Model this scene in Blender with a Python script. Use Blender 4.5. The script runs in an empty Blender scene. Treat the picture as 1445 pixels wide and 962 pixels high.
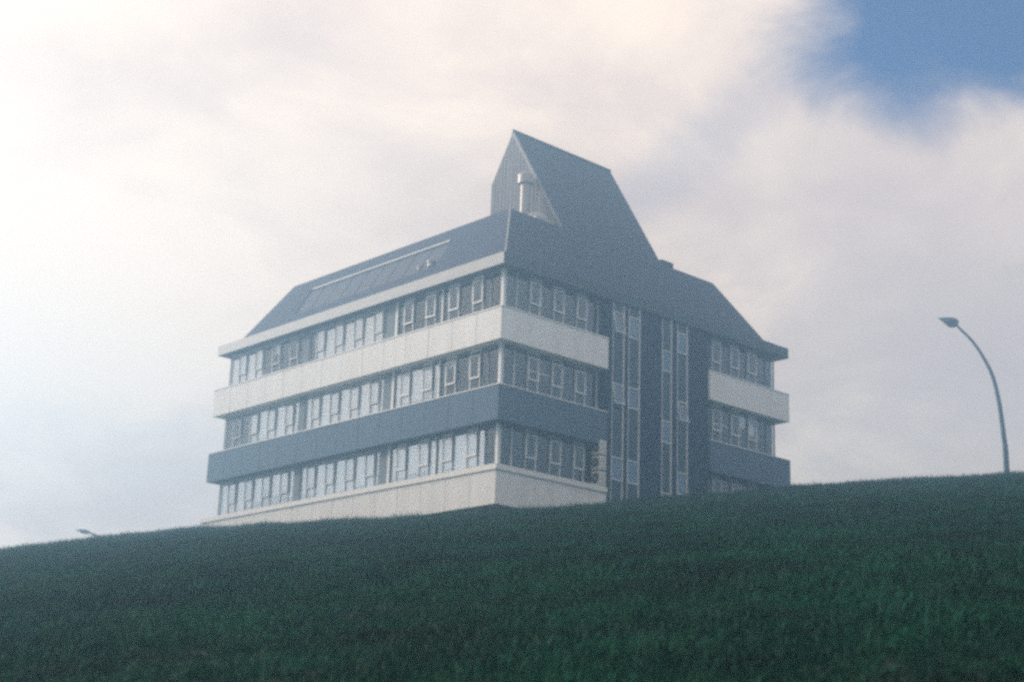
import bpy, bmesh, math, random
import numpy as np
from mathutils import Vector, Matrix

R = math.radians
rng = random.Random(7)
scene = bpy.context.scene
COL = scene.collection

# ------------------------------------------------------------------ camera
cam_data = bpy.data.cameras.new('camera')
cam = bpy.data.objects.new('camera', cam_data)
COL.objects.link(cam)
CAM_POS = Vector((-38.2162, -42.6243, -11.7953))
FW = Vector((0.6461524, 0.7096434, 0.2808796))
RT = Vector((0.7323863, -0.6800709, 0.0333760))
UP = Vector((-0.2147031, -0.1841464, 0.9591625))
m = Matrix((RT, UP, -FW)).transposed().to_4x4()
m.translation = CAM_POS
cam.matrix_world = m
cam_data.sensor_width = 36
cam_data.lens = 53.266
cam_data.clip_start = 0.05
cam_data.clip_end = 3000
cam_data.dof.use_dof = True
cam_data.dof.focus_distance = 66
cam_data.dof.aperture_fstop = 1.6
scene.camera = cam

# ------------------------------------------------------------------ render and exposure
scene.render.engine = 'CYCLES'
scene.cycles.use_denoising = False
scene.cycles.max_bounces = 6
scene.cycles.diffuse_bounces = 2
scene.cycles.glossy_bounces = 2
scene.cycles.transparent_max_bounces = 12
scene.cycles.volume_bounces = 1
scene.cycles.filter_width = 3.0
scene.cycles.sample_clamp_indirect = 0.5
scene.view_settings.view_transform = 'Standard'
scene.view_settings.look = 'None'
scene.view_settings.exposure = 0.40
scene.view_settings.gamma = 1.0
scene.view_settings.use_curve_mapping = False

# ------------------------------------------------------------------ sun and sky
SUN_AZ, SUN_EL = R(-20), R(19)          # azimuth from +y towards +x
SUN_DIR = Vector((math.sin(SUN_AZ) * math.cos(SUN_EL), math.cos(SUN_AZ) * math.cos(SUN_EL), math.sin(SUN_EL)))
sd = bpy.data.lights.new('sun', 'SUN')
sd.energy = 4.0
sd.angle = R(8)
sd.color = (1.0, 0.84, 0.70)
sun = bpy.data.objects.new('sun', sd)
COL.objects.link(sun)
sun.rotation_euler = SUN_DIR.to_track_quat('Z', 'Y').to_euler()
sun.location = SUN_DIR * 200

world = bpy.data.worlds.new('World')
scene.world = world
world.use_nodes = True


def build_world():
    nt = world.node_tree
    nt.nodes.clear()
    N, L = nt.nodes.new, nt.links.new

    def put(sock, v):
        if isinstance(v, bpy.types.NodeSocket):
            L(v, sock)
        else:
            sock.default_value = v

    def mth(op, a, b=0.0, c=0.0, clamp=False):
        n = N('ShaderNodeMath'); n.operation = op; n.use_clamp = clamp
        put(n.inputs[0], a); put(n.inputs[1], b); put(n.inputs[2], c)
        return n.outputs[0]

    def vm(op, a, b):
        n = N('ShaderNodeVectorMath'); n.operation = op
        put(n.inputs[0], a); put(n.inputs[1], b)
        return n.outputs['Value'] if op == 'DOT_PRODUCT' else n.outputs[0]

    def ramp(v, lo, hi):
        n = N('ShaderNodeMapRange'); n.interpolation_type = 'SMOOTHSTEP'
        put(n.inputs['Value'], v)
        n.inputs['From Min'].default_value = lo; n.inputs['From Max'].default_value = hi
        return n.outputs[0]

    def mixc(f, a, b):
        n = N('ShaderNodeMix'); n.data_type = 'RGBA'
        put(n.inputs[0], f)
        put(n.inputs[6], a); put(n.inputs[7], b)
        return n.outputs[2]

    def noise(v, scale, detail, rough=0.5, dist=0.0):
        n = N('ShaderNodeTexNoise'); put(n.inputs['Vector'], v)
        n.inputs['Scale'].default_value = scale; n.inputs['Detail'].default_value = detail
        n.inputs['Roughness'].default_value = rough; n.inputs['Distortion'].default_value = dist
        return n.outputs['Fac']

    tc = N('ShaderNodeTexCoord')
    d = vm('NORMALIZE', tc.outputs['Generated'], (0, 0, 0))
    sep = N('ShaderNodeSeparateXYZ'); L(d, sep.inputs[0])
    den = mth('ADD', mth('MAXIMUM', sep.outputs[2], 0.0), 0.30)
    cmb = N('ShaderNodeCombineXYZ')
    put(cmb.inputs[0], mth('DIVIDE', sep.outputs[0], den))
    put(cmb.inputs[1], mth('DIVIDE', sep.outputs[1], den))
    cmb.inputs[2].default_value = CLOUD_SEED
    plane = cmb.outputs[0]
    n_big = noise(plane, 1.7, 5, 0.5, 0.3)
    n_mid = noise(plane, 5.0, 7, 0.56, 0.4)
    # a clear gap in the cloud layer and a thin streak trailing from it, both ragged by noise
    def patch(c, hx, vx, rx, ry, amp, lo, hi):
        a_ = mth('DIVIDE', vm('DOT_PRODUCT', d, hx), rx)
        b_ = mth('DIVIDE', vm('DOT_PRODUCT', d, vx), ry)
        r_ = mth('SQRT', mth('ADD', mth('MULTIPLY', a_, a_), mth('MULTIPLY', b_, b_)))
        front = mth('GREATER_THAN', vm('DOT_PRODUCT', d, c), 0.0)
        w_ = mth('ADD', mth('MULTIPLY', mth('SUBTRACT', n_mid, 0.5), amp), mth('MULTIPLY', mth('SUBTRACT', n_big, 0.5), amp * 0.8))
        return mth('MULTIPLY', mth('SUBTRACT', 1.0, ramp(mth('ADD', r_, w_), lo, hi)), front)
    gap = patch((0.7695, 0.4308, 0.4715), (0.4885, -0.8726, 0.0), (-0.4114, -0.2303, 0.8819), 0.116, 0.057, 2.2, 0.42, 1.35)
    streak = patch((0.6989, 0.5913, 0.4024), (0.331, -0.766, 0.551), (-0.634, 0.252, 0.731), 0.10, 0.020, 1.2, 0.2, 1.5)
    cover = mth('SUBTRACT', 1.0, mth('MAXIMUM', gap, mth('MULTIPLY', streak, 0.22)))
    # thin veils elsewhere let some blue through
    veil = ramp(mth('ADD', mth('MULTIPLY', n_big, 0.7), mth('MULTIPLY', n_mid, 0.3)), 0.36, 0.56)
    cosun = mth('MULTIPLY_ADD', vm('DOT_PRODUCT', d, tuple(SUN_DIR)), 0.5, 0.5)
    glow = mth('POWER', cosun, 2.2)
    low = mth('SUBTRACT', 1.0, ramp(sep.outputs[2], 0.10, 0.42))       # the layer closes up towards the horizon
    thick = mth('MAXIMUM', mth('MAXIMUM', veil, mth('MULTIPLY', low, 0.9)), mth('MULTIPLY', glow, 1.3, clamp=True))
    cover = mth('MULTIPLY', cover, mth('ADD', mth('MULTIPLY', thick, 0.25), 0.75), clamp=True)
    shade = ramp(mth('ADD', mth('MULTIPLY', n_big, 0.6), mth('MULTIPLY', n_mid, 0.4)), 0.34, 0.60)
    warm = ramp(cosun, 0.02, 0.36)      # clouds turned from the low sun are cooler
    lit_c = mixc(warm, (9.2, 10.0, 10.7, 1), (CLOUD_LIT[0], CLOUD_LIT[1], CLOUD_LIT[2], 1))
    dark_c = mixc(warm, (6.4, 7.0, 7.6, 1), (CLOUD_DARK[0], CLOUD_DARK[1], CLOUD_DARK[2], 1))
    body = mixc(shade, dark_c, lit_c)
    gain = mth('ADD', 0.68, mth('MULTIPLY', glow, 0.25))
    sc = N('ShaderNodeVectorMath'); sc.operation = 'SCALE'
    L(body, sc.inputs[0]); L(gain, sc.inputs['Scale'])
    sky = N('ShaderNodeTexSky')
    sky.sky_type = 'NISHITA'; sky.sun_disc = False
    sky.sun_elevation = SUN_EL; sky.sun_rotation = SUN_AZ
    sky.altitude = 800; sky.air_density = 1.0; sky.dust_density = 0.1; sky.ozone_density = 8.0
    out_c = mixc(cover, sky.outputs[0], sc.outputs[0])
    bg = N('ShaderNodeBackground')
    L(out_c, bg.inputs[0])
    bg.inputs[1].default_value = 0.10
    o = N('ShaderNodeOutputWorld')
    L(bg.outputs[0], o.inputs[0])


CLOUD_SEED = 20.9
CLOUD_LIT = (13.6, 10.8, 8.6)
CLOUD_DARK = (9.9, 7.8, 6.7)
build_world()

# ------------------------------------------------------------------ materials
_mats = {}


def mat(name, col, rough=0.8, var=0.12, scale=3.0, stretch=(1, 1, 1), bump=0.0, bscale=40.0, spec=0.4, metal=0.0, col2=None, coord='Object'):
    if name in _mats:
        return _mats[name]
    M = bpy.data.materials.new(name); M.use_nodes = True
    nt = M.node_tree; N, L = nt.nodes.new, nt.links.new
    b = nt.nodes['Principled BSDF']
    b.inputs['Roughness'].default_value = rough
    b.inputs['Metallic'].default_value = metal
    b.inputs['Specular IOR Level'].default_value = spec
    g = N('ShaderNodeNewGeometry')
    mp = N('ShaderNodeMapping'); mp.inputs['Scale'].default_value = stretch
    L(g.outputs['Position'], mp.inputs[0])
    n = N('ShaderNodeTexNoise'); n.inputs['Scale'].default_value = scale; n.inputs['Detail'].default_value = 6
    n.inputs['Roughness'].default_value = 0.65
    L(mp.outputs[0], n.inputs['Vector'])
    mx = N('ShaderNodeMix'); mx.data_type = 'RGBA'
    c2 = col2 or tuple(c * (1 - 2 * var) for c in col)
    c1 = col if col2 else tuple(min(1, c * (1 + 2 * var)) for c in col)
    mx.inputs[6].default_value = (*c2, 1); mx.inputs[7].default_value = (*c1, 1)
    L(n.outputs['Fac'], mx.inputs[0])
    L(mx.outputs[2], b.inputs['Base Color'])
    if bump:
        n2 = N('ShaderNodeTexNoise'); n2.inputs['Scale'].default_value = bscale; n2.inputs['Detail'].default_value = 4
        L(mp.outputs[0], n2.inputs['Vector'])
        bp = N('ShaderNodeBump'); bp.inputs['Strength'].default_value = bump; bp.inputs['Distance'].default_value = 0.02
        L(n2.outputs['Fac'], bp.inputs['Height']); L(bp.outputs[0], b.inputs['Normal'])
    _mats[name] = M
    return M


def glass_mat(name, tint=(0.95, 0.97, 0.98), refl=1.0):
    M = bpy.data.materials.new(name); M.use_nodes = True
    nt = M.node_tree; nt.nodes.clear(); N, L = nt.nodes.new, nt.links.new
    t = N('ShaderNodeBsdfTransparent'); t.inputs[0].default_value = (*tint, 1)
    g = N('ShaderNodeBsdfGlossy'); g.inputs['Roughness'].default_value = 0.04
    g.inputs[0].default_value = (0.95, 0.97, 1.0, 1)
    lw = N('ShaderNodeLayerWeight'); lw.inputs['Blend'].default_value = 0.5
    fr = N('ShaderNodeMath'); fr.operation = 'POWER'; L(lw.outputs['Facing'], fr.inputs[0]); fr.inputs[1].default_value = 4.0
    n = N('ShaderNodeTexNoise'); n.inputs['Scale'].default_value = 0.9
    geo = N('ShaderNodeNewGeometry'); L(geo.outputs['Position'], n.inputs['Vector'])
    bp = N('ShaderNodeBump'); bp.inputs['Strength'].default_value = 0.08; bp.inputs['Distance'].default_value = 0.05
    L(n.outputs['Fac'], bp.inputs['Height']); L(bp.outputs[0], g.inputs['Normal'])
    ml = N('ShaderNodeMath'); ml.operation = 'MULTIPLY_ADD'; ml.use_clamp = True
    L(fr.outputs[0], ml.inputs[0]); ml.inputs[1].default_value = 0.9; ml.inputs[2].default_value = 0.045 * refl
    mx = N('ShaderNodeMixShader')
    L(ml.outputs[0], mx.inputs[0]); L(t.outputs[0], mx.inputs[1]); L(g.outputs[0], mx.inputs[2])
    o = N('ShaderNodeOutputMaterial'); L(mx.outputs[0], o.inputs[0])
    return M


M_WHITE = mat('white_render', (0.87, 0.85, 0.82), 0.9, 0.10, 1.8, (1, 1, 0.12), 0.15, 30)
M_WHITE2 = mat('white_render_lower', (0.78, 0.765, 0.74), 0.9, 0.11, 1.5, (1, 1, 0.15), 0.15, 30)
M_BLUE = mat('slate_blue_render', (0.088, 0.142, 0.210), 0.85, 0.10, 1.4, (1, 1, 0.3), 0.15, 30)
M_COPING = mat('pale_coping', (0.78, 0.77, 0.74), 0.7, 0.05, 2.0)
M_ROOF = mat('dark_roof', (0.036, 0.054, 0.100), 0.75, 0.22, 1.5, (1, 1, 1), 0.5, 9.0, spec=0.3)
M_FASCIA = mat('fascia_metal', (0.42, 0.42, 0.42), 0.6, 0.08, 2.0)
M_FASCIA_SHADE = mat('shaded_fascia_metal', (0.045, 0.075, 0.10), 0.6, 0.1, 2.0)  # same fascia metal, with the right side's shade put into the colour
M_SOFFIT = mat('soffit_board', (0.07, 0.115, 0.155), 0.85, 0.1, 2.0)
M_FRAME = mat('pale_window_frame', (0.64, 0.66, 0.66), 0.55, 0.04, 4.0)
M_FRAME2 = mat('grey_window_frame', (0.40, 0.41, 0.42), 0.55, 0.06, 4.0)
M_FRAME3 = mat('dark_window_frame', (0.10, 0.125, 0.15), 0.55, 0.08, 4.0)
M_COLUMN = mat('grey_column', (0.17, 0.20, 0.225), 0.85, 0.1, 2.0)
M_CLAD = mat('dark_ribbed_cladding', (0.012, 0.034, 0.078), 0.7, 0.2, 1.2, (3, 3, 0.4))
M_GABLE = mat('gable_boards', (0.19, 0.185, 0.20), 0.8, 0.2, 1.2, (4, 4, 0.3))
M_SPANDREL = mat('dark_spandrel', (0.025, 0.062, 0.10), 0.4, 0.12, 1.5)
M_INT = mat('dark_interior', (0.035, 0.068, 0.10), 0.95, 0.2, 1.0)
M_CURTAIN = mat('white_curtain', (0.93, 0.91, 0.87), 0.95, 0.04, 2.0, (1, 1, 0.2))
M_STEEL = mat('galvanised_metal', (0.36, 0.34, 0.33), 0.5, 0.08, 5.0, metal=0.2)
M_PLINTH = mat('dark_plinth', (0.10, 0.11, 0.115), 0.9, 0.15, 1.5)
M_AC = mat('pale_unit_casing', (0.64, 0.63, 0.58), 0.6, 0.06, 4.0)
M_BLACK = mat('black_grille', (0.045, 0.055, 0.065), 0.7, 0.2, 6.0)
M_LAMP = mat('lamp_steel', (0.045, 0.075, 0.11), 0.55, 0.12, 6.0, metal=0.3)
M_LENS = mat('lamp_lens', (0.45, 0.46, 0.46), 0.3, 0.05, 6.0)
M_GLASS = glass_mat('window_glass', refl=1.2)
M_GLASSL = glass_mat('boosted_window_glass', refl=6.0)  # ordinary glass, reflection boosted to brighten the curtained left panes
M_GLASS2 = glass_mat('reflective_glass', (0.80, 0.88, 0.94), 1.6)


def grass_mat():
    M = bpy.data.materials.new('grass_blades'); M.use_nodes = True
    nt = M.node_tree; N, L = nt.nodes.new, nt.links.new
    b = nt.nodes['Principled BSDF']; b.inputs['Roughness'].default_value = 0.75
    b.inputs['Specular IOR Level'].default_value = 0.15
    g = N('ShaderNodeNewGeometry')
    n = N('ShaderNodeTexNoise'); n.inputs['Scale'].default_value = 0.55; n.inputs['Detail'].default_value = 5
    L(g.outputs['Position'], n.inputs['Vector'])
    oi = N('ShaderNodeObjectInfo')
    ad = N('ShaderNodeMath'); ad.operation = 'MULTIPLY_ADD'
    L(oi.outputs['Random'], ad.inputs[0]); ad.inputs[1].default_value = 0.32
    mr = N('ShaderNodeMapRange'); mr.inputs['From Min'].default_value = 0.35; mr.inputs['From Max'].default_value = 0.68
    mr.inputs['To Max'].default_value = 0.55
    L(n.outputs['Fac'], mr.inputs[0]); L(mr.outputs[0], ad.inputs[2])
    cr = N('ShaderNodeValToRGB')
    cr.color_ramp.elements[0].color = (*GRASS_A, 1)
    cr.color_ramp.elements[1].color = (*GRASS_B, 1)
    L(ad.outputs[0], cr.inputs[0]); L(cr.outputs[0], b.inputs['Base Color'])
    return M


GRASS_A = (0.001, 0.014, 0.007)
GRASS_B = (0.006, 0.120, 0.060)
M_GRASS = grass_mat()
M_GROUND = mat('turf', (0.003, 0.015, 0.010), 0.95, 0.3, 1.5, bump=0.5, bscale=12)

# ------------------------------------------------------------------ helpers


def tag(o, label=None, cat=None, group=None, kind=None):
    if label: o['label'] = label
    if cat: o['category'] = cat
    if group: o['group'] = group
    if kind: o['kind'] = kind
    return o


def empty(name, loc=(0, 0, 0)):
    o = bpy.data.objects.new(name, None); COL.objects.link(o); o.location = loc
    return o


class MB:
    def __init__(s): s.v, s.f, s.sm = [], [], False

    def box(s, x0, x1, y0, y1, z0, z1):
        x0, x1 = min(x0, x1), max(x0, x1); y0, y1 = min(y0, y1), max(y0, y1); z0, z1 = min(z0, z1), max(z0, z1)
        i = len(s.v)
        s.v += [(x0, y0, z0), (x1, y0, z0), (x1, y1, z0), (x0, y1, z0), (x0, y0, z1), (x1, y0, z1), (x1, y1, z1), (x0, y1, z1)]
        s.f += [tuple(i + k for k in q) for q in ((0, 3, 2, 1), (4, 5, 6, 7), (0, 1, 5, 4), (1, 2, 6, 5), (2, 3, 7, 6), (3, 0, 4, 7))]
        return s

    def poly(s, *pts):
        i = len(s.v); s.v += [tuple(p) for p in pts]; s.f.append(tuple(range(i, i + len(pts)))); return s

    def tube(s, pts, rad, n=12, cap=True):
        pts = [Vector(p) for p in pts]; base = len(s.v)
        rads = rad if isinstance(rad, (list, tuple)) else [rad] * len(pts)
        a = None
        for i, p in enumerate(pts):
            t = (pts[min(i + 1, len(pts) - 1)] - pts[max(i - 1, 0)]).normalized()
            if a is None:
                a = t.orthogonal().normalized()
            a = (a - t * a.dot(t)).normalized(); b = t.cross(a)
            for k in range(n):
                q = 2 * math.pi * k / n
                s.v.append(tuple(p + (a * math.cos(q) + b * math.sin(q)) * rads[i]))
        for i in range(len(pts) - 1):
            for k in range(n):
                s.f.append((base + i * n + k, base + i * n + (k + 1) % n, base + (i + 1) * n + (k + 1) % n, base + (i + 1) * n + k))
        if cap:
            s.f.append(tuple(base + k for k in reversed(range(n))))
            s.f.append(tuple(base + (len(pts) - 1) * n + k for k in range(n)))
        return s

    def lathe(s, prof, c, n=20, axis=2):
        base = len(s.v)
        for (r, h) in prof:
            for k in range(n):
                q = 2 * math.pi * k / n
                a, b = r * math.cos(q), r * math.sin(q)
                s.v.append((c[0] + a, c[1] + b, c[2] + h) if axis == 2 else (c[0] + h, c[1] + a, c[2] + b))
        for i in range(len(prof) - 1):
            for k in range(n):
                s.f.append((base + i * n + k, base + i * n + (k + 1) % n, base + (i + 1) * n + (k + 1) % n, base + (i + 1) * n + k))
        s.f.append(tuple(base + k for k in reversed(range(n))))
        s.f.append(tuple(base + (len(prof) - 1) * n + k for k in range(n)))
        return s

    def build(s, name, material, parent=None, smooth=False):
        me = bpy.data.meshes.new(name)
        me.from_pydata(s.v, [], s.f)
        me.validate()
        bm = bmesh.new(); bm.from_mesh(me); bmesh.ops.recalc_face_normals(bm, faces=bm.faces); bm.to_mesh(me); bm.free()
        if smooth:
            for p in me.polygons: p.use_smooth = True
        me.materials.append(material)
        o = bpy.data.objects.new(name, me); COL.objects.link(o)
        if parent: o.parent = parent
        return o


# ------------------------------------------------------------------ ground
def ground_z(x, y):
    x = np.asarray(x, float); y = np.asarray(y, float)
    z = -1.862 + 0.2039 * x + 0.0675 * y
    t = 0.673 * x + 0.740 * y                  # up the slope, away from the camera
    n = 0.740 * x - 0.673 * y                  # across it
    z = z - 0.004 * np.clip(-n - 12, 0, 45) ** 2 - 0.002 * np.clip(n - 12, 0, 30) ** 2 * 0.4
    dn = np.clip((-t - 8) / 50, 0, 3)
    z = z - 0.75 * dn ** 2                      # the foot of the slope falls away a little
    up = np.clip(t - 15, 0, 11)
    z = z - 0.011 * up ** 2 - np.clip(t - 26, 0, None) * 0.245
    w = 0.045 * np.sin(0.9 * x + 0.4 * y) + 0.04 * np.sin(0.53 * y - 0.71 * x + 1.3) + 0.03 * np.sin(1.7 * x - 1.1 * y) - 0.22
    near = np.clip(1 - np.abs(t - 5) / 70, 0.2, 1)
    return z + w * 0.8 * near


def axis_pts(lo, hi, a, b, fine, coarse):
    p = list(np.arange(lo, a, coarse)) + list(np.arange(a, b, fine)) + list(np.arange(b, hi + coarse, coarse))
    return np.array(p)


def sheet(xs, ys, off=0.0):
    X, Y = np.meshgrid(xs, ys)
    Z = ground_z(X, Y) + off
    v = np.stack([X, Y, Z], -1).reshape(-1, 3)
    nx, ny = len(xs), len(ys)
    f = [(j * nx + i, j * nx + i + 1, (j + 1) * nx + i + 1, (j + 1) * nx + i) for j in range(ny - 1) for i in range(nx - 1)]
    return v, f


v, f = sheet(axis_pts(-120, 74, -48, 50, 1.0, 6.0), axis_pts(-120, 72, -50, 60, 1.0, 6.0))
me = bpy.data.meshes.new('ground'); me.from_pydata(v.tolist(), [], f); me.materials.append(M_GROUND)
for p in me.polygons: p.use_smooth = True
ground = bpy.data.objects.new('ground', me); COL.objects.link(ground)
tag(ground, 'dark green hillside rising to the building', 'hillside', kind='structure')

# ------------------------------------------------------------------ the building
WX, LY = 18.51, 21.09                 # right facade, left facade (outer faces of the bands)
RW = 0.5                              # window walls stand this far behind the bands
TX0, TX1, TY = 6.12, 12.74, 0.12      # ribbed stair tower in the right facade
LV = {'C': (-1.51, 0.0), 'B': (1.81, 3.2), 'A': (5.08, 6.39)}
EB, ET = 8.21, 8.70
bld = empty('office_building', (0, 0, -1.86))
tag(bld, 'three storey office building with pale and slate bands and steep dark gabled roof', 'building')
BO = Vector((0, 0, 1.86))


def part(mb, name, material, parent=None, smooth=False):
    o = mb.build(name, material, parent or bld, smooth)
    if parent is None:
        o.location = BO
    return o


def P(side, s0, s1, d0, d1, z0, z1):
    """box in facade space: s along the wall, d outward from the window wall"""
    if side == 'L':
        return (RW - d1, RW - d0, s0, s1, z0, z1)
    return (s0, s1, RW - d1, RW - d0, z0, z1)


# floor slabs and core (seen only through the glass)
mb = MB()
for z0, z1 in [LV['C'], LV['B'], LV['A'], (8.0, 8.2)]:
    mb.box(0.62, WX - 0.62, 0.62, LY - 0.62, z0 + 0.02, z1 - 0.02)
part(mb, 'floor_slab', M_INT)
part(MB().box(3.4, WX - 3.0, 3.4, LY - 3.0, -3, 8.1), 'inner_wall', M_INT)
part(MB().box(0.5, 6.1, 0.5, LY - 0.5, -4.0, -1.51), 'plinth', M_PLINTH)
# back walls (never seen from here, they keep the light out)
part(MB().box(WX - 0.62, WX - 0.5, 0.63, LY - 0.5, -2, 8.2), 'rear_wall', M_COLUMN)
part(MB().box(0.63, WX - 0.64, LY - 0.62, LY - 0.5, -2, 8.2), 'rear_wall', M_COLUMN)

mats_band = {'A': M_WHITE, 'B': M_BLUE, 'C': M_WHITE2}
for key, (z0, z1) in LV.items():
    M = mats_band[key]
    c = 0.04
    core = MB()
    core.box(c, 0.62, c, LY - c, z0 + 0.006, z1 - 0.006)
    core.box(0.625, TX0, c, 0.62, z0 + 0.006, z1 - 0.006)
    if key != 'C':
        core.box(TX1, WX - 0.63, c, 0.62, z0 + 0.006, z1 - 0.006)
        core.box(WX - 0.625, WX - 0.003, c, LY - c, z0 + 0.006, z1 - 0.006)
        core.box(0.63, WX - 0.63, LY - 0.615, LY, z0 + 0.006, z1 - 0.006)
    band = part(core, 'band', M)
    band['label'] = {'A': 'upper pale rendered band', 'B': 'middle slate blue band', 'C': 'lowest pale band above the grass'}[key]
    npan = 14
    w = LY / npan
    for i in range(npan):
        dz = rng.uniform(-0.004, 0.004); dd = rng.uniform(-0.004, 0.003)
        part(MB().box(dd, c - 0.001, i * w + 0.013, (i + 1) * w - 0.013, z0 + dz, z1 + dz), 'panel', M, band)
    segs = [(c + 0.004, TX0 - 0.01)] + ([(TX1 + 0.01, WX)] if key != 'C' else [])
    for a, b in segs:
        k = 4
        for i in range(k):
            x0, x1 = a + (b - a) * i / k, a + (b - a) * (i + 1) / k
            dd = rng.uniform(-0.004, 0.003)
            part(MB().box(x0 + (0.004 if i else 0), x1 - (0.004 if i < k - 1 else 0), dd, c - 0.001, z0, z1), 'panel', M, band)
    # coping / sill flashing along the top
    h, pr = {'A': (0.06, 0.025), 'B': (0.05, 0.03), 'C': (0.20, 0.07)}[key]
    cz0, cz1 = (z1 - h + 0.03, z1 + 0.045) if key == 'C' else (z1 + 0.006, z1 + h)
    part(MB().box(-pr, RW - 0.03, -pr, LY + pr, cz0, cz1), 'coping', M_COPING, band)
    part(MB().box(RW - 0.028, TX0 - 0.01, -pr, RW - 0.03, cz0, cz1), 'coping', M_COPING, band)
    if key != 'C':
        part(MB().box(TX1 + 0.01, WX, -pr, RW - 0.03, cz0, cz1), 'coping', M_COPING, band)

# ---- windows
FLOORS = [(0.05, 1.81, 'low'), (3.25, 5.08, 'mid'), (6.45, 8.21, 'top')]


def curtain_mesh(side, s0, s1, z0, z1, d=-0.09):
    mb = MB(); n = max(6, int((s1 - s0) / 0.05)); ph = rng.uniform(0, 6)
    pts = []
    for i in range(n + 1):
        s = s0 + (s1 - s0) * i / n
        dd = d + 0.028 * math.sin(ph + i * 1.25) + 0.012 * math.sin(i * 0.6 + ph * 2)
        pts.append((s, dd))
    for (a, da), (b, db) in zip(pts, pts[1:]):
        if side == 'L':
            mb.poly((RW - da, a, z0), (RW - db, b, z0), (RW - db, b, z1), (RW - da, a, z1))
        else:
            mb.poly((a, RW - da, z0), (b, RW - db, z0), (b, RW - db, z1), (a, RW - da, z1))
    return mb


def fixed_window(side, s0, s1, z0, z1, curtain=0.0, t=0.03):
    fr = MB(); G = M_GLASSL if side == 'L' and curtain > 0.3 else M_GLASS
    for q in ((s0, s0 + t, z0, z1), (s1 - t, s1, z0, z1), (s0 + t, s1 - t, z0, z0 + 0.05), (s0 + t, s1 - t, z1 - 0.12, z1 - 0.004)):
        fr.box(*P(side, q[0], q[1], -0.05, 0.02, q[2], q[3]))
    w = part(fr, 'window', M_FRAME2 if side == 'L' and s0 > 7.5 else M_FRAME3)
    part(MB().box(*P(side, s0 + t + .002, s1 - t - .002, -0.02, -0.012, z0 + 0.052, z1 - 0.122)), 'pane', G, w)
    if curtain:
        part(curtain_mesh(side, s0 + .005, s1 - .005, z1 - 0.1 - (z1 - z0 - 0.1) * curtain, z1 - 0.1), 'curtain', M_CURTAIN, w)
    return w


def casement_window(side, s0, s1, z0, z1, curtain=0.0, t=0.035):
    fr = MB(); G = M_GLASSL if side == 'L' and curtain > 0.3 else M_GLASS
    a, b = z0 + 0.60, z0 + 1.58            # opening sash
    for q in ((s0, s0 + t, z0, z1), (s1 - t, s1, z0, z1), (s0 + t, s1 - t, z0, z0 + 0.05), (s0 + t, s1 - t, z1 - 0.10, z1 - 0.004)):
        fr.box(*P(side, q[0], q[1], -0.05, 0.03, q[2], q[3]))
    F = M_FRAME2 if side == 'L' and s0 > 7.5 else M_FRAME
    w = part(fr, 'window', F)
    sash = MB(); k = 0.072 if F is M_FRAME else 0.045
    sash.box(*P(side, s0, s0 + k, 0.032, 0.075, a, b)); sash.box(*P(side, s1 - k, s1, 0.032, 0.075, a, b))
    sash.box(*P(side, s0 + k, s1 - k, 0.032, 0.075, a, a + k)); sash.box(*P(side, s0 + k, s1 - k, 0.032, 0.075, b - k, b))
    part(sash, 'sash', F, w)
    part(MB().box(*P(side, s0 + k + .002, s1 - k - .002, 0.04, 0.048, a + k + .002, b - k - .002)), 'pane', G, w)
    part(MB().box(*P(side, s0 + t + .002, s1 - t - .002, -0.02, -0.012, z0 + 0.052, a - 0.004)), 'pane', G, w)
    part(MB().box(*P(side, s0 + t + .002, s1 - t - .002, -0.02, -0.012, b + 0.004, z1 - 0.102)), 'pane', G, w)
    if curtain:
        part(curtain_mesh(side, s0 + .005, s1 - .005, z1 - 0.1 - (z1 - z0 - 0.1) * curtain, z1 - 0.1), 'curtain', M_CURTAIN, w)
    return w


def post(side, s0, s1, z0, z1, material, out=0.09, inn=-0.3, name='post'):
    return part(MB().box(*P(side, s0, s1, inn, out, z0, z1)), name, material)


# left facade: three bays of four casements between grey columns
bays = [(0.60, 7.38, (1.70, 3.20, 4.70, 6.18)), (7.98, 13.78, (8.30, 9.74, 11.20, 12.64)), (14.28, 20.45, (14.72, 16.20, 17.66, 19.10))]
curt = {   # (floor, bay) -> how far down each window's curtain hangs, from near to far
    ('top', 0): [0] * 12, ('top', 1): [.0, .85, 1, 1, 1, 1, 1, .9, 0, .95, 0], ('top', 2): [0, 0, 0, .3, 0, .9, 1, 1, 1, 1],
    ('mid', 0): [0, 0, 0, 0, .2, 0, .35, .45, .8, .8, .9], ('mid', 1): [1, 1, .85, 1, 1, 1, 1, .95, 1, 1, 1], ('mid', 2): [1, .9, 1, .85, .8, .6, 0, 0, 0, 0, 0],
    ('low', 0): [0, 1, .85, .95, .8, .9, .9, .75, .75, .8, .8], ('low', 1): [1, .9, .8, 1, .85, .9, 1, .8, .75, .8, .7], ('low', 2): [.75, .5, .6, .4, .7, .8, .9, .85, 1, 1, 1],
}
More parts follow.
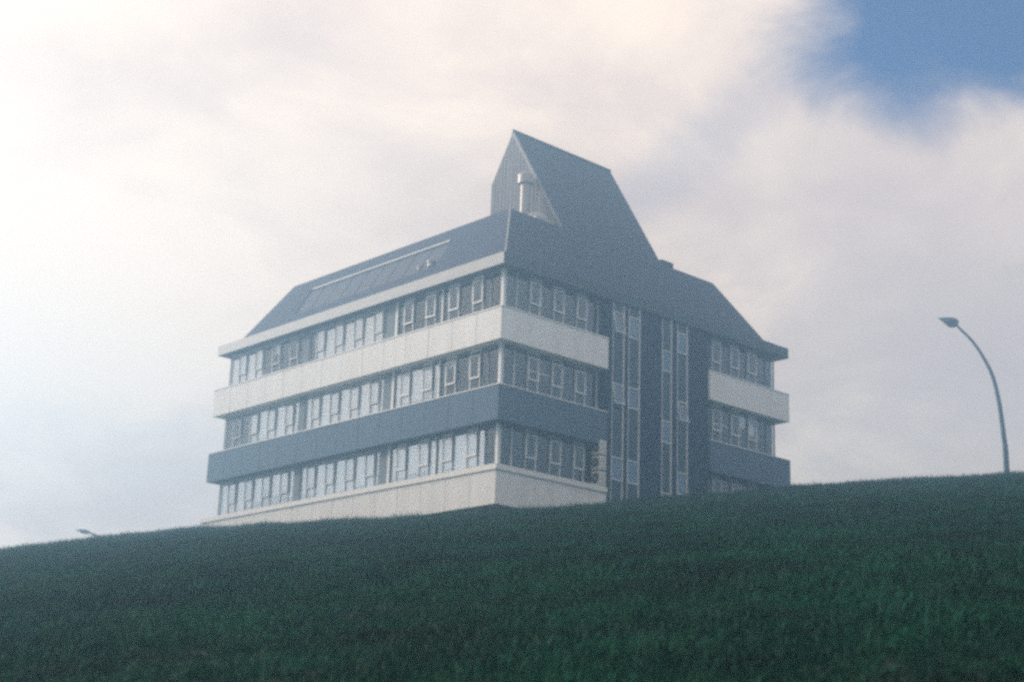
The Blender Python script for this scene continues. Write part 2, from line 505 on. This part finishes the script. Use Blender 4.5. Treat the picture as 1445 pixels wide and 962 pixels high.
for z0, z1, fl in FLOORS:
    for bi, (b0, b1, cas) in enumerate(bays):
        cuts = []
        s = b0
        if bi == 0:
            cuts.append(('f', s, 1.24)); s = 1.26
        for c0 in cas:
            if bi == 0 and c0 == 4.70:
                cuts.append(('f', s, 4.20)); post('L', 4.205, 4.295, z0, z1 - .004, M_FRAME, 0.06, -0.1); s = 4.30
            cuts.append(('f', s, c0 - 0.005)); cuts.append(('c', c0, c0 + 0.64)); s = c0 + 0.645
        e = b1 - 0.15 if bi == 0 else b1
        if e - s > 0.12:
            cuts.append(('f', s, e - 0.002))
        cl = curt[(fl, bi)]
        for i, (k, a, b) in enumerate(cuts):
            cv = cl[i] if i < len(cl) else cl[-1]
            (casement_window if k == 'c' else fixed_window)('L', a, b, z0, z1 - 0.005, cv)
    post('L', 7.235, 7.375, z0, z1 - .004, M_FRAME, 0.07, -0.1)
    post('L', 7.385, 7.97, z0, z1 - .003, M_COLUMN, 0.06, -0.3, 'column')
    post('L', 13.785, 14.275, z0, z1 - .003, M_COLUMN, 0.06, -0.3, 'column')
    post('L', 20.455, LY - 0.5, z0, z1 - .003, M_COLUMN, 0.02, -0.3, 'column')
    # pale corner post
    part(MB().box(RW - 0.06, RW + 0.095, RW - 0.06, RW + 0.095, z0, z1 - .004), 'corner_post', M_FRAME)

# right facade: casements either side of the tower
for z0, z1, fl in FLOORS:
    for s0, s1, k in ((0.60, 1.18, 'f'), (1.19, 1.92, 'f'), (1.925, 2.545, 'c'), (2.55, 3.275, 'f'), (3.28, 3.90, 'c'), (3.905, 4.625, 'f'), (4.63, 5.25, 'c'), (5.255, 5.90, 'f'), (5.905, 6.10, 'f')):
        (casement_window if k == 'c' else fixed_window)('R', s0, s1, z0, z1 - 0.005, 0, 0.035)
    for s0, s1, k in ((12.75, 13.38, 'f'), (13.40, 14.04, 'c'), (14.05, 14.72, 'f'), (14.73, 15.35, 'c'), (15.36, 15.97, 'f'), (15.98, 16.63, 'c'), (16.64, 17.32, 'f'), (17.33, 18.00, 'f')):
        cv = {('mid', 14.05): .0, ('mid', 15.36): .35, ('mid', 15.98): .5}.get((fl, s0), 0)
        (casement_window if k == 'c' else fixed_window)('R', s0, s1, z0, z1 - 0.005, cv, 0.035)
    for mx_ in (1.165, 5.885):
        part(MB().box(*P('R', mx_, mx_ + 0.04, 0.021, 0.05, z0, z1 - .006)), 'mullion', M_FRAME)
    if fl == 'mid':
        part(MB().box(*P('R', 2.0, 3.34, -0.16, -0.11, 4.26, 4.33)), 'blind_rail', M_FRAME)
        part(MB().box(*P('R', 13.45, 14.75, -0.16, -0.11, 4.22, 4.29)), 'blind_rail', M_FRAME)
# basement window under the near corner
w = part(MB().box(*P('L', 1.25, 3.05, 0.0, 0.05, -1.75, -1.54)), 'basement_window', M_FRAME)
for i in range(3):
    part(MB().box(*P('L', 1.42 + i * 0.55, 1.85 + i * 0.55, 0.052, 0.056, -1.72, -1.66)), 'pane', M_GLASS, w)

# ---- ribbed tower
strips = [(6.47, 7.19, 0), (7.45, 8.18, 0), (9.60, 10.24, 1), (10.60, 11.30, 0)]
part(MB().box(TX0 + 0.02, TX1 - 0.02, TY + 0.06, 3.0, -3.0, EB - 0.01), 'tower_core', M_CLAD)
edges = [TX0] + [q for st in strips for q in (st[0], st[1])] + [TX1]
for a, b in zip(edges[0::2], edges[1::2]):
    mb = MB(); n = max(2, round((b - a) / 0.17)); pw = (b - a) / n
    prof = []
    for i in range(n):
        x = a + i * pw
        prof += [(x, TY), (x + pw * 0.45, TY), (x + pw * 0.55, TY + 0.045), (x + pw * 0.90, TY + 0.045)]
    prof.append((b, TY))
    for (xa, ya), (xb, yb) in zip(prof, prof[1:]):
        mb.poly((xa, ya, -3), (xb, yb, -3), (xb, yb, EB - .005), (xa, ya, EB - .005))
    part(mb, 'cladding', M_CLAD)
part(MB().box(TX0, TX0 + 0.02, TY + 0.005, 0.7, -3, EB - .006), 'cladding', M_CLAD)
part(MB().box(TX1 - 0.02, TX1, TY + 0.005, 0.7, -3, EB - .006), 'cladding', M_CLAD)
for x0, x1, off in strips:
    fr = MB()
    fr.box(x0, x0 + 0.035, TY - 0.025, TY + 0.055, -3, EB - .006)
    fr.box(x1 - 0.052, x1, TY - 0.035, TY + 0.055, -3, EB - .006)
    st = part(fr, 'window_strip', M_FRAME)
    levels = [(-2.74, -1.72), (0.46, 1.45), (3.68, 4.62), (6.80, 7.76)] if not off else [(-0.60, 0.42), (2.58, 3.58), (5.77, 6.74)]
    zc = -3.0
    for (a, b) in levels:
        if a > zc:
            part(MB().box(x0 + .037, x1 - .077, TY + 0.02, TY + 0.05, zc + .002, a - .002), 'spandrel', M_SPANDREL, st)
        tilt = (x0 == 6.47 and a > 3) or (x0 == 10.60 and 3 < a < 4)
        o = 0.16 if tilt else 0.0
        # frame rails and pane, top hung: the open ones lean out at the foot
        xa, xb, yb, yt = x0 + .037, x1 - .077, TY - 0.01 - o, TY - 0.01
        fm = MB()
        if tilt:
            fm.box(xa, xb, yb - .03, yb + .02, a + o * .12, a + o * .12 + 0.05)
            fm.tube([(xa + .02, yb, a + .04), (xa + .02, yt, b)], 0.022, 4); fm.tube([(xb - .02, yb, a + .04), (xb - .02, yt, b)], 0.022, 4)
            fm.box(xa, xb, yt - .02, yt + .04, b - 0.05, b)
        else:
            fm.box(xa, xb, yb - .015, yb + .04, a, a + 0.055); fm.box(xa, xb, yb - .015, yb + .04, b - 0.055, b)
            fm.box(xa, xa + .03, yb - .01, yb + .04, a + .055, b - .055)
        part(fm, 'sash', M_FRAME, st)
        pn = MB(); q = 0.012
        A = [(xa + .04, yb + .01, a + .055), (xb - .04, yb + .01, a + .055), (xb - .04, yt + .01, b - .055), (xa + .04, yt + .01, b - .055)]
        B = [(x, y + q, z) for x, y, z in A]
        pn.poly(*A).poly(*B)
        for i in range(4):
            pn.poly(A[i], A[(i + 1) % 4], B[(i + 1) % 4], B[i])
        part(pn, 'pane', M_GLASS2, st)
        part(MB().box(xa, xb, TY + 0.045, TY + 0.056, a + .001, b - .001), 'blind', mat('grey_blind', (0.11, 0.18, 0.24), 0.8, 0.1, 3.0), st)
        zc = b
    if zc < EB - 0.1:
        part(MB().box(x0 + .037, x1 - .077, TY + 0.02, TY + 0.05, zc + .002, EB - .01), 'spandrel', M_SPANDREL, st)

# ---- roof
K1, Z1, K2, Z2 = 0.82, 9.10, 2.53, 11.93
SL = (K2 - K1) / (Z2 - Z1)
GX0, GX1, RY, RZ = 5.67, 12.22, 5.97, 17.62     # gable: ends, ridge line
BY, BZ = 7.37, 15.25                            # foot of the rear gable slope
SY0, SY1, SZ0, SZ1 = 5.75, 16.3, 9.66, 11.12    # long roof light in the left slope


def ring(k, z):
    return [(k, k, z), (WX - k, k, z), (WX - k, LY - k, z), (k, LY - k, z)]


r0, r1, r2, r3 = ring(0.012, EB + 0.02), ring(0.012, ET - 0.006), ring(K1, Z1), ring(K2, Z2)
mb = MB()
for a, b in ((r0, r1), (r1, r2)):
    for i in range(4):
        mb.poly(a[i], a[(i + 1) % 4], b[(i + 1) % 4], b[i])
mb.poly(r2[0], r2[1], r3[1], (GX1, K2, Z2), (GX0, K2, Z2), r3[0])          # front slope
mb.poly(r2[1], r2[2], r3[2], r3[1]); mb.poly(r2[2], r2[3], r3[3], r3[2])


def lsl(y, z, dep=0.0):        # a point on the left slope, sunk by dep
    nx = 1 / math.hypot(1, SL); nz = SL * nx
    return (K1 + (z - Z1) * SL + dep * nx, y, z - dep * nz)


def kz(z): return K1 + (z - Z1) * SL


mb.poly(r2[3], r2[0], lsl(kz(SZ0), SZ0), lsl(SY0, SZ0), lsl(SY1, SZ0), lsl(LY - kz(SZ0), SZ0))
mb.poly(lsl(kz(SZ0), SZ0), lsl(kz(SZ1), SZ1), lsl(SY0, SZ1), lsl(SY0, SZ0))
mb.poly(lsl(LY - kz(SZ0), SZ0), lsl(SY1, SZ0), lsl(SY1, SZ1), lsl(LY - kz(SZ1), SZ1))
mb.poly(lsl(kz(SZ1), SZ1), r3[0], r3[3], lsl(LY - kz(SZ1), SZ1), lsl(SY1, SZ1), lsl(SY0, SZ1))
D = 0.05
mb.poly(lsl(SY0, SZ0), lsl(SY0, SZ1), lsl(SY0, SZ1, D), lsl(SY0, SZ0, D))
mb.poly(lsl(SY1, SZ0), lsl(SY1, SZ1), lsl(SY1, SZ1, D), lsl(SY1, SZ0, D))
mb.poly(lsl(SY0, SZ0), lsl(SY1, SZ0), lsl(SY1, SZ0, D), lsl(SY0, SZ0, D))
mb.poly(lsl(SY0, SZ1), lsl(SY1, SZ1), lsl(SY1, SZ1, D), lsl(SY0, SZ1, D))
mb.poly(lsl(SY0, SZ0, D), lsl(SY1, SZ0, D), lsl(SY1, SZ1, D), lsl(SY0, SZ1, D))
mb.poly(*r3)                                                                 # flat top
roof = part(mb, 'roof', M_ROOF)
# gable prism, its front slope runs on from the mansard
g = MB()
fo = (GX0, K2, Z2), (GX1, K2, Z2), (GX1, RY, RZ), (GX0, RY, RZ)
g.poly(*fo)
g.poly((GX0, RY, RZ), (GX1, RY, RZ), (GX1, BY, BZ), (GX0, BY, BZ))
g.poly((GX0, BY, BZ), (GX1, BY, BZ), (GX1, BY, Z2 + .002), (GX0, BY, Z2 + .002))
g.poly((GX1, K2, Z2), (GX1, RY, RZ), (GX1, BY, BZ), (GX1, BY, Z2 + .002))
part(g, 'gable_roof', M_ROOF)
part(MB().tube([(GX0 - .02, RY, RZ + .01), (GX1 + .02, RY, RZ + .01)], 0.07, 8), 'ridge_cap', M_ROOF, roof)
# ribbed gable wall
gw = MB(); n = 20; y0 = K2 + 0.01; pw = (BY - y0) / n


def gtop(y):
    return Z2 + (y - K2) / SL if y <= RY else RZ + (y - RY) * (BZ - RZ) / (BY - RY)


ys = []
for i in range(n):
    y = y0 + i * pw
    ys += [(y, 0), (y + pw * .62, 0), (y + pw * .70, .014), (y + pw * .92, .014)]
ys.append((BY, 0))
ys = sorted(ys + [(RY, 0)])
for (ya, da), (yb, db) in zip(ys, ys[1:]):
    gw.poly((GX0 + da, ya, Z2 + .003), (GX0 + db, yb, Z2 + .003), (GX0 + db, yb, gtop(yb) - .02), (GX0 + da, ya, gtop(ya) - .02))
part(gw, 'gable_wall', M_GABLE)
# pale barge board along the front rake
bb = MB()
for (ya, yb) in ((K2, RY),):
    za, zb = gtop(ya), gtop(yb)
    bb.poly((GX0 - .05, ya, za + .01), (GX0 - .05, yb, zb + .01), (GX0 - .05, yb + .1, zb - .12), (GX0 - .05, ya + .12, za + .0))
    bb.poly((GX0 + .03, ya, za + .01), (GX0 + .03, yb, zb + .01), (GX0 - .05, yb, zb + .01), (GX0 - .05, ya, za + .01))
part(bb, 'barge_board', mat('barge_board_paint', (0.26, 0.26, 0.27), 0.7, 0.08))
# kerb at the right foot of the gable, fascia boards, pale hip flashing
part(MB().box(GX1 + .01, 13.06, K2 - 0.02, K2 + 0.5, Z2 + .003, Z2 + 0.24), 'roof_kerb', M_ROOF)
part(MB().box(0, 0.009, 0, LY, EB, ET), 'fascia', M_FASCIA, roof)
part(MB().box(0.0, WX, 0.0, 0.009, EB, ET), 'fascia', M_FASCIA_SHADE, roof).location = (0.0095, 0, 0)
part(MB().box(WX - .009, WX, 0.01, LY, EB, ET), 'fascia', M_FASCIA_SHADE, roof).location = (0.0095, 0, 0)
part(MB().poly((0.01, 0.01, ET), (0.01, LY, ET), (K1, LY - K1, Z1 + .006), (K1, K1, Z1 + .006)), 'lit_eave_strip', M_FASCIA, roof)  # left flare only, painted pale to carry the brighter sky light there
part(MB().box(0.0095, WX - .011, 0.0095, LY - .01, EB + .001, EB + .019), 'soffit', M_SOFFIT, roof)
part(MB().tube([(0, 0, ET), (K1, K1, Z1), (K2, K2, Z2)], 0.035, 6), 'hip_flashing', M_FASCIA, roof)
# long roof light: panes, pale head flashing, two small vent cowls
rl = MB()
rl.poly(lsl(SY0 + .1, SZ1 - .02, -.03), lsl(SY1 - .1, SZ1 - .02, -.03), lsl(SY1 - .1, SZ1 + .06, -.03), lsl(SY0 + .1, SZ1 + .06, -.03))
rl.poly(lsl(SY0 + .1, SZ1 - .02, -.03), lsl(SY1 - .1, SZ1 - .02, -.03), lsl(SY1 - .1, SZ1 - .02, .03), lsl(SY0 + .1, SZ1 - .02, .03))
light = part(rl, 'roof_light', mat('roof_light_flashing', (0.62, 0.62, 0.61), 0.6, 0.08))
for i in range(9):
    w = (SY1 - SY0 - .02) / 9; a = SY0 + .01 + i * w
    A = [lsl(a + .03, SZ0 + .02, D - .02), lsl(a + w - .03, SZ0 + .02, D - .02), lsl(a + w - .03, SZ1 - .04, D - .02), lsl(a + .03, SZ1 - .04, D - .02)]
    B = [lsl(a + .03, SZ0 + .02, D - .012), lsl(a + w - .03, SZ0 + .02, D - .012), lsl(a + w - .03, SZ1 - .04, D - .012), lsl(a + .03, SZ1 - .04, D - .012)]
    pn = MB().poly(*A).poly(*B)
    for k in range(4): pn.poly(A[k], A[(k + 1) % 4], B[(k + 1) % 4], B[k])
    part(pn, 'pane', mat('dark_roof_pane', (0.045, 0.065, 0.11), 0.35, 0.15, 1.0), light)
for yy, zz, rr in ((7.1, 10.05, 0.10), (6.28, 10.0, 0.17)):
    p = lsl(yy, zz, 0.1)
    part(MB().lathe([(rr * .8, 0), (rr * .8, rr * 1.1), (rr, rr * 1.15), (rr, rr * 1.7), (rr * .3, rr * 2.1)], (p[0] - .1, p[1], p[2] - .12), 12), 'vent_cowl', M_STEEL)
# flue with its cap, and a domed roof light, in front of the gable
fl = part(MB().lathe([(0.235, 0), (0.235, 2.5)], (5.18, 4.47, Z2 + .003), 20), 'flue', M_STEEL, smooth=False)
part(MB().lathe([(0.25, 2.42), (0.37, 2.44), (0.37, 2.86), (0.30, 2.93)], (5.18, 4.47, Z2 + .003), 20), 'flue_cap', M_STEEL, fl)
dm = part(MB().box(4.35, 5.55, 2.85, 4.05, Z2 + .003, Z2 + 0.28), 'dome_light', M_STEEL)
part(MB().lathe(
     [(max(0.02, 0.55 * math.cos(i * math.pi / 14)), 0.44 * math.sin(i * math.pi / 14)) for i in range(8)], (4.95, 3.45, Z2 + .285), 20),
     'dome', M_STEEL, dm, smooth=True)

# ------------------------------------------------------------------ air conditioning units on the ledge
ux0, ux1, uy0, uy1, uh = 5.62, 6.03, -0.05, 0.40, 0.62
for i, lab in enumerate(('lowest of three stacked pale air conditioning units on the ledge beside the dark tower',
                         'middle of three stacked pale air conditioning units on the ledge beside the dark tower',
                         'topmost of three stacked pale air conditioning units on the ledge beside the dark tower')):
    z = 0.05 + i * (uh + 0.03)
    e = empty('air_conditioner', (ux0, uy0, z))
    tag(e, lab, 'air conditioner', 'air conditioning units stacked on the ledge')
    W_, D_ = ux1 - ux0, uy1 - uy0
    MB().box(0, W_, 0, D_, 0.03, uh).build('casing', M_AC, e)
    for fy in (0.03, D_ - 0.09):
        MB().box(0.03, W_ - 0.03, fy, fy + 0.06, 0, 0.028).build('foot', M_BLACK, e)
    gr = MB().lathe([(0.205, -0.012), (0.205, 0.004)], (-0.004, D_ / 2, 0.325), 20, axis=0).build('fan_grille', M_BLACK, e)
    MB().lathe([(0.05, -0.03), (0.05, -0.014)], (-0.004, D_ / 2, 0.325), 10, axis=0).build('fan_hub', M_AC, gr)
    for k in range(5):
        MB().box(0.06, W_ - 0.06, -0.006, -0.001, 0.12 + k * 0.09, 0.145 + k * 0.09).build('louvre', M_LENS, e)

# ------------------------------------------------------------------ street lamps


def street_lamp(base, h0, label, flat=False):
    lat = Vector((-0.505, 0.863, 0))
    gz = float(ground_z(base[0], base[1]))
    e = empty('street_lamp', (base[0], base[1], gz))
    tag(e, label, 'street lamp', 'street lamps on the hill')
    prof = [(0, 0), (0.0, 1.6), (0.03, h0 + 1.65), (0.16, h0 + 3.5), (0.38, h0 + 4.9), (0.74, h0 + 5.9), (1.30, h0 + 6.95), (2.00, h0 + 7.80), (2.14, h0 + 8.0)]
    if flat:
        prof = prof[:5] + [(0.74, h0 + 5.9), (1.35, h0 + 6.75), (2.2, h0 + 7.25), (3.1, h0 + 7.62), (3.45, h0 + 7.75)]
    # resample smoothly
    pts = []
    for i in range(len(prof) - 1):
        p0 = prof[max(i - 1, 0)]; p1 = prof[i]; p2 = prof[i + 1]; p3 = prof[min(i + 2, len(prof) - 1)]
        for k in range(4):
            t = k / 4
            pts.append(tuple(0.5 * ((2 * p1[c]) + (-p0[c] + p2[c]) * t + (2 * p0[c] - 5 * p1[c] + 4 * p2[c] - p3[c]) * t * t + (-p0[c] + 3 * p1[c] - 3 * p2[c] + p3[c]) * t ** 3) for c in (0, 1)))
    pts.append(prof[-1])
    n = len(pts)
    rads = [0.15 - 0.085 * min(1, i / (n - 6)) for i in range(n)]
    MB().tube([lat * o + Vector((0, 0, z)) for o, z in pts], rads, 10).build('pole', M_LAMP, e, smooth=True)
    MB().lathe([(0.19, -0.1), (0.19, 0.3), (0.155, 0.35)], (0, 0, 0), 12).build('base_sleeve', M_LAMP, e)
    # cobra head: pointed far tip, blunt end at the arm
    head = MB(); tip = lat * (3.4 if flat else 2.06) + Vector((0, 0, h0 + (7.75 if flat else 8.10)))
    ax = (lat * 0.98 + Vector((0, 0, 0.16))).normalized(); sd_ = Vector((0.863, 0.505, 0)); up = ax.cross(sd_)
    if up.z < 0: up = -up
    st = [(-0.10, .10, .08), (0.02, .24, .24), (0.20, .31, .32), (0.42, .29, .29), (0.66, .19, .18), (0.86, .08, .08), (0.98, .02, .02)]
    base_i = 0
    for (a, w_, h_) in st:
        for k in range(14):
            q = 2 * math.pi * k / 14
            yy = math.sin(q); head.v.append(tuple(tip + ax * a + sd_ * (w_ * math.cos(q)) + up * (h_ * (0.55 if flat else 1.0) * (0.62 * yy if yy > 0 else 1.05 * yy) + (0.16 * max(0, a - 0.3) if not flat else 0))))
    for i in range(len(st) - 1):
        for k in range(14):
            head.f.append((i * 14 + k, i * 14 + (k + 1) % 14, (i + 1) * 14 + (k + 1) % 14, (i + 1) * 14 + k))
    head.f.append(tuple(range(13, -1, -1))); head.f.append(tuple((len(st) - 1) * 14 + k for k in range(14)))
    ho = head.build('lamp_head', M_LAMP, e, smooth=True)
    ln = MB(); c = tip + ax * 0.26 - up * (0.14 if flat else 0.29)
    for a, s in ((0, .17), (1, .12)):
        for k in range(10):
            q = 2 * math.pi * k / 10
            ln.v.append(tuple(c - up * (0.035 * a) + ax * (0.22 * s / .17 * math.cos(q)) + sd_ * (s * math.sin(q))))
    for k in range(10): ln.f.append((k, (k + 1) % 10, 10 + (k + 1) % 10, 10 + k))
    ln.f.append(tuple(range(10, 20)))
    ln.build('lamp_lens', M_LENS, ho)
    return e


gz = float(ground_z(31.7, -3.75))
street_lamp((31.66, -3.70), 4.39 - gz, 'tall curved street lamp standing on the crest right of the building')
bx, by = 9.65, 45.4
gz = float(ground_z(bx, by))
street_lamp((bx, by), (3.08 - 7.75) - gz, 'far street lamp with only its head showing over the grass at left', True)

# ------------------------------------------------------------------ grass
tufts = bpy.data.collections.new('grass_tufts')
nr = np.random.RandomState(3)
for ti in range(5):
    mb = MB()
    for b in range(9 if ti == 4 else 24):
        a = nr.uniform(0, 6.283); rr = 0.11 * math.sqrt(nr.uniform(0, 1))
        bx0, by0 = rr * math.cos(a), rr * math.sin(a)
        h = nr.uniform(0.025, 0.07) * (2.2 if ti == 4 else 1); wd = nr.uniform(0.003, 0.008); le = nr.uniform(0.03, 0.10); la = nr.uniform(0, 6.283); fa = nr.uniform(0, 6.283)
        fx, fy = math.cos(fa) * wd, math.sin(fa) * wd
        lx, ly = math.cos(la) * le, math.sin(la) * le
        i = len(mb.v)
        mb.v += [(bx0 - fx, by0 - fy, -0.02), (bx0 + fx, by0 + fy, -0.02), (bx0 + lx * .4 + fx * .8, by0 + ly * .4 + fy * .8, h * .6),
                 (bx0 + lx * .4 - fx * .8, by0 + ly * .4 - fy * .8, h * .6), (bx0 + lx, by0 + ly, h)]
        mb.f += [(i, i + 1, i + 2, i + 3), (i + 3, i + 2, i + 4)]
    me = bpy.data.meshes.new('grass_tuft'); me.from_pydata(mb.v, [], mb.f); me.materials.append(M_GRASS)
    tufts.objects.link(bpy.data.objects.new('grass_tuft', me))

# the patch of hillside that carries blades: in front of the building and round the crest
xs, ys = np.arange(-40, 46, 1.0), np.arange(-44, 44, 1.0)
v, f = sheet(xs, ys, 0.0)
cx, cy = CAM_POS.x, CAM_POS.y
keep = []
for q in f:
    c = np.mean([v[i] for i in q], 0)
    dx, dy = c[0] - cx, c[1] - cy
    dist = math.hypot(dx, dy); az = math.degrees(math.atan2(dx, dy)); t = 0.673 * c[0] + 0.74 * c[1]
    if 4 < dist and 15 < az < 71 and t < 24 and not (1 < c[0] < WX - 1 and 1 < c[1] < LY - 1):
        keep.append(q)
me = bpy.data.meshes.new('grass'); me.from_pydata(v.tolist(), [], keep); me.materials.append(M_GRASS)
grass = bpy.data.objects.new('grass', me); COL.objects.link(grass)
tag(grass, 'short dark green grass covering the hillside', 'grass', kind='stuff')
ng = bpy.data.node_groups.new('grass_scatter', 'GeometryNodeTree')
ng.interface.new_socket('Geometry', in_out='INPUT', socket_type='NodeSocketGeometry')
ng.interface.new_socket('Geometry', in_out='OUTPUT', socket_type='NodeSocketGeometry')
N, L = ng.nodes.new, ng.links.new
gi, go = N('NodeGroupInput'), N('NodeGroupOutput')
ds = N('GeometryNodeDistributePointsOnFaces'); ds.inputs['Density'].default_value = 130
ci = N('GeometryNodeCollectionInfo'); ci.inputs['Collection'].default_value = tufts
ci.inputs['Separate Children'].default_value = True; ci.inputs['Reset Children'].default_value = True
ip = N('GeometryNodeInstanceOnPoints'); ip.inputs['Pick Instance'].default_value = True
rv = N('FunctionNodeRandomValue'); rv.data_type = 'FLOAT_VECTOR'
rv.inputs[0].default_value = (-0.15, -0.15, 0); rv.inputs[1].default_value = (0.15, 0.15, 6.283)
rs = N('FunctionNodeRandomValue'); rs.data_type = 'FLOAT'
rs.inputs[2].default_value = 0.55; rs.inputs[3].default_value = 1.6; rs.inputs['Seed'].default_value = 5
ps = N('GeometryNodeInputPosition')
nz = N('ShaderNodeTexNoise'); nz.inputs['Scale'].default_value = 0.45; nz.inputs['Detail'].default_value = 3
mm = N('ShaderNodeMath'); mm.operation = 'MULTIPLY_ADD'; mm.inputs[1].default_value = 1.5; mm.inputs[2].default_value = 0.25
ms = N('ShaderNodeMath'); ms.operation = 'MULTIPLY'
L(ps.outputs[0], nz.inputs['Vector']); L(nz.outputs['Fac'], mm.inputs[0]); L(mm.outputs[0], ms.inputs[0]); L(rs.outputs[1], ms.inputs[1])
L(gi.outputs[0], ds.inputs['Mesh']); L(ds.outputs['Points'], ip.inputs['Points']); L(ci.outputs[0], ip.inputs['Instance'])
L(rv.outputs[0], ip.inputs['Rotation']); dt = N('ShaderNodeVectorMath'); dt.operation = 'DOT_PRODUCT'; dt.inputs[1].default_value = (0.673, 0.740, 0)
mr = N('ShaderNodeMapRange'); mr.inputs['From Min'].default_value = -30; mr.inputs['From Max'].default_value = 4
mr.inputs['To Min'].default_value = 0.85; mr.inputs['To Max'].default_value = 1.75
m2 = N('ShaderNodeMath'); m2.operation = 'MULTIPLY'
L(ps.outputs[0], dt.inputs[0]); L(dt.outputs['Value'], mr.inputs[0]); L(ms.outputs[0], m2.inputs[0]); L(mr.outputs[0], m2.inputs[1])
L(m2.outputs[0], ip.inputs['Scale'])
L(ip.outputs[0], go.inputs[0])
md = grass.modifiers.new('scatter', 'NODES'); md.node_group = ng

# ------------------------------------------------------------------ haze
lo = float(ground.data.vertices[0].co.z)
zmin = min(q.co.z for q in ground.data.vertices)
HZ = bpy.data.materials.new('haze_air'); HZ.use_nodes = True
nt = HZ.node_tree; nt.nodes.clear()
pv = nt.nodes.new('ShaderNodeVolumePrincipled')
pv.inputs['Color'].default_value = (0.42, 0.71, 1.0, 1)
pv.inputs['Density'].default_value = 0.0078
pv.inputs['Anisotropy'].default_value = 0.84
om = nt.nodes.new('ShaderNodeOutputMaterial'); nt.links.new(pv.outputs[0], om.inputs['Volume'])
hz = MB().box(-122, 82, -122, 82, zmin - 1, RZ + 1.2).build('haze', HZ)
tag(hz, 'pale even haze filling the air around the hill', 'haze', kind='stuff')
